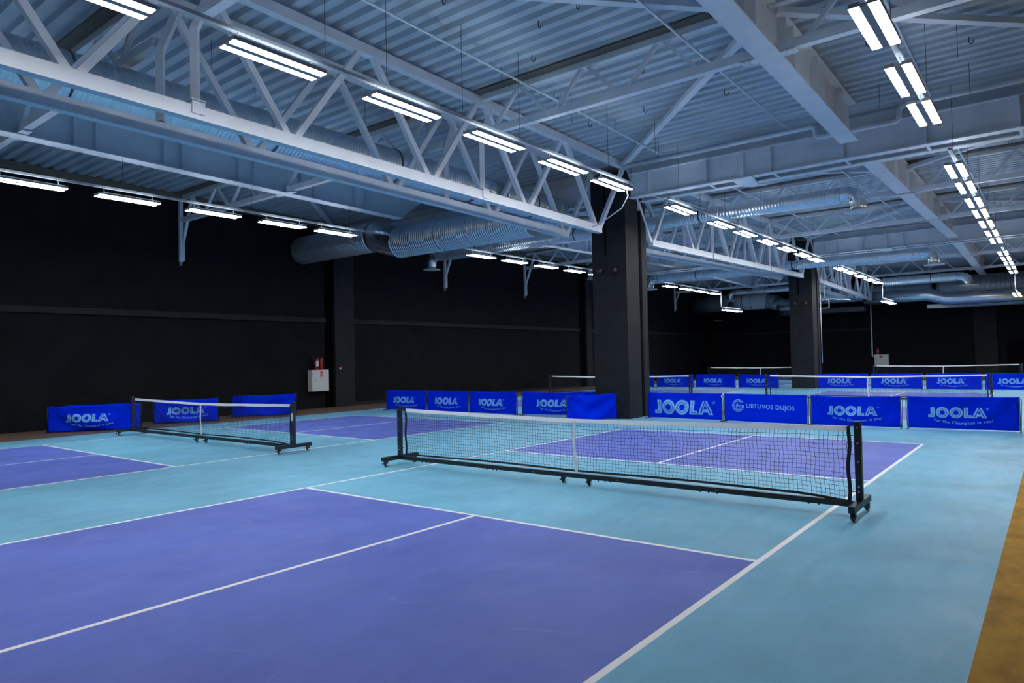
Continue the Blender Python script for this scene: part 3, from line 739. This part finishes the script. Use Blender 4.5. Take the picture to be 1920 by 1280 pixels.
def print_mesh(key, src, place, fn):
    if key in _cache: return _cache[key]
    V, F = src; bm = bmesh.new(); vs = {}
    for i in sorted({i for f in F for i in f}):
        x, z = place(V[i]); y, z2 = fn(x, z); vs[i] = bm.verts.new((x, y-.008, z2))
    for f in F:
        try: bm.faces.new([vs[i] for i in f])
        except ValueError: pass
    bmesh.ops.recalc_face_normals(bm, faces=bm.faces[:])
    if bm.faces and sum(f.normal.y for f in bm.faces) > 0: bmesh.ops.reverse_faces(bm, faces=bm.faces[:])
    me = bpy.data.meshes.new('print'); bm.to_mesh(me); bm.free(); me.materials.append(M['logo']); _cache[key] = me; return me
def barrier(ax, ay, bx, by, label, kind='logo', style=0, grp='blue court barriers', H=.70):
    W = math.hypot(bx-ax, by-ay); Wq = round(W, 1); rz = math.atan2(by-ay, bx-ax)
    t = thing('court_barrier', label, 'barrier', (ax, ay, 0), rz, grp); fn = cloth_fn(style, Wq, H)
    c = link('banner_cloth', cloth_mesh(Wq, H, style, fn), t)
    md = c.modifiers.new('s', 'SOLIDIFY'); md.thickness = .003; md.offset = -1 if False else 1
    c.scale = (W/Wq, 1, 1)
    def add(name, key, src, place):
        o = link(name, print_mesh((key, Wq, style), src, place, fn), t); o.scale = (W/Wq, 1, 1); return o
    if kind == 'logo':
        add('logo_lettering', 'wm', WM, lambda v: (Wq*.19+v.x*.212, .262+v.y*.212))
        def wave(v):
            s = v.x/1.12; return Wq*.245+v.x*1.02, .165-.045*s*1.2-.030*math.sin(s*5.2-.6)+.055*s*s+v.y
        for k, q in enumerate(SLOW): add('slogan_word', 'slo%d' % k, q, wave)
    elif kind == 'big':
        add('logo_lettering', 'wmb', WM, lambda v: (Wq*.10+v.x*.345, .14+v.y*.365))
    elif kind == 'gas':
        for k, q in enumerate(LDW): add('name_word', 'ld%d' % k, q, lambda v: (Wq*.275+v.x, .36-.022*v.x+v.y))
        for k, e in enumerate(EM): add('emblem_stroke', 'em%d' % k, e, lambda v: (Wq*.175+v.x, .41+v.y))
    for x in (-.012, W+.012):
        m = MB(); m.tube([(x, .012, .02), (x, .012, H+.005)], .009, 8)
        s = -1 if x < 0 else 1
        m.tube([(x, .012, H-.03), (x+s*.035, .012, H-.05), (x+s*.012, .03, .02)], .006, 6)
        m.ext(x-.014, x+.014, -.14, .16, .004, .022)
        m.build('side_frame', 'frame', t)
    return t
R1x = 'in the near barrier row'
barrier(-10.60, 8.72, -8.66, 8.74, 'blue lettered barrier at the left end of the near row', 'logo', 1)
barrier(-8.58, 8.74, -6.78, 8.76, 'blue lettered barrier second from the left in the near row', 'logo', 1)
barrier(-6.70, 8.76, -4.82, 8.74, 'blue lettered barrier with a sagging top, third from the left in the near row', 'logo', 2)
barrier(-4.62, 8.80, -2.42, 9.36, 'blue lettered barrier overlapped by the plain one beside the near pillar', 'logo', 2)
barrier(-2.05, 7.35, -1.45, 8.86, 'plain blue barrier without lettering standing against the near pillar', 'plain', 3)
barrier(-.80, 9.45, 1.30, 9.34, 'blue barrier with extra large lettering right of the near pillar', 'big', 1)
barrier(1.40, 9.30, 3.42, 9.10, 'blue barrier with round emblem and company name in small capitals', 'gas', 0)
barrier(3.52, 9.10, 5.30, 9.28, 'blue lettered barrier second from the right in the near row', 'logo', 2)
barrier(5.45, 9.30, 7.38, 9.42, 'blue lettered barrier at the right end of the near row', 'logo', 1)
# second row at y = 27
for i, (xa, xb, lab) in enumerate(((-11.3, -9.45, 'blue barrier of the second row just right of the near pillar'), (-9.25, -7.15, 'blue lettered barrier of the second row behind the far left net post'), (-6.99, -4.92, 'blue lettered barrier of the second row, third right of the near pillar'),
 (-4.72, -2.75, 'blue lettered barrier of the second row ending left of the far pillar'), (-.90, 1.20, 'blue lettered barrier of the second row just right of the far pillar'), (1.38, 3.36, 'blue lettered barrier of the second row, second right of the far pillar'),
 (3.54, 5.50, 'blue lettered barrier of the second row, third right of the far pillar'), (5.66, 7.75, 'blue lettered barrier at the right end of the second row'))):
    barrier(xa, 27.02, xb, 27.0, lab, 'logo', 2 if i in (3, 1) else 1)
# along the side wall
barrier(-12.77, -.99, -11.55, .80, 'blue lettered barrier against the side wall at the far left', 'logo', 2)
barrier(-12.86, -.55, -11.95, .86, 'blue barrier mostly hidden behind the leftmost lettered one', 'plain', 1)
barrier(-12.80, 1.74, -12.00, 3.25, 'blue lettered barrier against the side wall, seen through the left net', 'logo', 3)
barrier(-12.78, 4.45, -11.80, 5.85, 'plain creased blue barrier by the side wall near the left net post', 'plain', 3, H=.74)
S = (-12.7, 4.2, 0); t = thing('folded_barrier', 'folded blue barriers leaning beside the plain creased one at the side wall', 'barrier', S)
for k in range(3):
    m = MB(); m.prism([(-.12+.05*k, .08*k), (.02+.06*k, .08*k+.03), (.02+.06*k, .08*k+.045), (-.12+.05*k, .08*k+.015)], 'z', .03, .68); m.build('folded_cloth', 'cloth', t)
    MB().tube([(-.12+.05*k, .08*k-.01, .0), (-.12+.05*k, .08*k-.01, .7)], .008, 6).build('tube_leg', 'frame', t)

# ------------------------------------------------------------------ fire equipment
def cabinet(x0, x1, y0, y1, z0, z1, face, label):
    """face: +x (side wall) or -y (end wall)"""
    S = ((x0+x1)/2, (y0+y1)/2, z0); t = thing('hose_cabinet', label, 'cabinet', S)
    MB().ext(x0, x1, y0, y1, z0, z1).build('box', 'cabinet', t, S)
    if face == 'x':
        MB().ext(x1, x1+.015, y0+.01, y1-.005, z0+.01, z1-.01).build('door', 'cabinet', t, S)
        MB().ext(x1+.015, x1+.028, y0+.13, y0+.17, z0+.38, z0+.44).build('handle', 'housing', t, S)
        MB().ext(x1+.015, x1+.02, y0+.03, y0+.05, z0+.62, z0+.68).build('lock', 'housing', t, S)
        a = MB(); a.ext(x1+.015, x1+.018, y0+.36, y0+.48, z1-.17, z1-.05); a.ext(x1+.015, x1+.018, y0+.37, y0+.475, z1-.265, z1-.19); a.build('sign', 'sign', t, S)
        b = MB(); b.ext(x1+.018, x1+.0195, y0+.375, y0+.41, z1-.11, z1-.07).ext(x1+.018, x1+.0195, y0+.385, y0+.40, z1-.16, z1-.11).ext(x1+.018, x1+.0195, y0+.42, y0+.465, z1-.145, z1-.135).ext(x1+.018, x1+.0195, y0+.425, y0+.43, z1-.25, z1-.21).ext(x1+.018, x1+.0195, y0+.445, y0+.45, z1-.25, z1-.21)
        b.build('sign_symbol', 'white', t, S)
    else:
        MB().ext(x0+.01, x1-.01, y0-.015, y0, z0+.01, z1-.01).build('door', 'cabinet', t, S)
        MB().ext(x1-.22, x1-.19, y0-.03, y0-.015, z0+.38, z0+.44).build('handle', 'housing', t, S)
        MB().ext(x0+.33, x0+.47, y0-.018, y0-.015, z1-.22, z1-.06).build('sign', 'sign', t, S)
        MB().ext(x0+.36, x0+.39, y0-.0195, y0-.018, z1-.14, z1-.09).build('sign_symbol', 'white', t, S)
cabinet(XL, XL+.24, 7.78, 8.54, .64, 1.44, 'x', 'light grey fire hose cabinet on the side wall left of the pilaster')
cabinet(-1.9, -1.03, YF-.25, YF, .68, 1.50, 'y', 'light grey fire hose cabinet on the end wall above the far net')
def extinguisher(x, y, z, label, lab=True, grp='red extinguishers on the side wall cabinet'):
    t = thing('fire_extinguisher', label, 'fire extinguisher', (x, y, z), 0, grp)
    MB().lathe((0, 0, 0), [(.06, 0), (.078, .01), (.08, .03), (.08, .36), (.07, .41), (.03, .44), (.025, .46)], 20).build('cylinder', 'red', t)
    MB().ext(-.03, .05, -.02, .02, .46, .49).ext(-.03, .10, -.012, .012, .51, .525).lathe((0, 0, .455), [(.02, 0), (.02, .05)], 10).build('valve_lever', 'frame', t)
    MB().tube([(0, -.02, .48), (.02, -.12, .50), (.02, -.16, .40), (.02, -.13, .22), (.04, -.09, .10)], .011, 8).build('hose', 'rubber', t)
    if lab:
        m = MB(); n = 8; A = [(.0815*math.cos(a), .0815*math.sin(a)) for a in [(-.9+1.5*k/n) for k in range(n+1)]]
        for (a, b) in zip(A, A[1:]):
            for z0, z1 in ((.30, .34), (.22, .29), (.14, .21)):
                v = [m.bm.verts.new(q) for q in ((a[0], a[1], z0), (b[0], b[1], z0), (b[0], b[1], z1), (a[0], a[1], z1))]; m.bm.faces.new(v)
        m.build('printed_label', 'white', t)
extinguisher(XL+.13, 8.08, 1.44, 'red fire extinguisher with white print, left one on the side wall cabinet')
extinguisher(XL+.13, 8.28, 1.44, 'plain red fire extinguisher, right one on the side wall cabinet', False)
extinguisher(-1.72, YF-.13, 1.50, 'small red fire extinguisher on top of the end wall cabinet', True, None)
t = thing('call_point', 'small red and white alarm button on the side wall pilaster', 'alarm button', (XL+.16, 9.12, 1.48))
MB().ext(0, .03, -.05, .05, -.05, .05).build('box', 'sign', t); MB().ext(.03, .034, -.02, .035, -.04, .01).build('button', 'white', t)
pipe('water_pipe', bends([(-2.05, YF-.1, 5.6), (-2.05, YF-.1, 1.40), (-1.92, YF-.1, 1.38)], .08), .045, 'white', 'white riser pipe running down the end wall into the cabinet', 'pipe')
pipe('conduit', [(-1.02, 28.3, 5.2), (-1.02, 28.3, 1.2)], .02, 'steel', 'thin pale conduit down the right side of the far pillar', 'pipe')
t = thing('light_bracket', 'small white rectangular bracket just right of the far pillar top', 'bracket', (-.8, 28.6, 4.3))
MB().tube(bends([(-.25, 0, 0), (.1, 0, 0), (.1, 0, -.42), (-.25, 0, -.42)], .06), .02, 8).build('bracket_tube', 'steel', t)
MB().tube([(-.1, 0, 0), (-.1, 0, 2.66+dz(28.6))], .02, 8).build('drop_rod', 'steel', t)
MB().bar((.15, 0, .02), (.9, .6, -.02), .03, .03).bar((.15, .15, .02), (.9, .75, -.02), .03, .03).build('ladder_arm', 'steel', t)
tag(MB().ext(-.35, .35, -.02, .02, -.04, .04).build('wall_vent', 'housing'), 'tiny pale slot high in the dark left end corner', 'vent').location = (-13.0, YF-.03, 4.45)
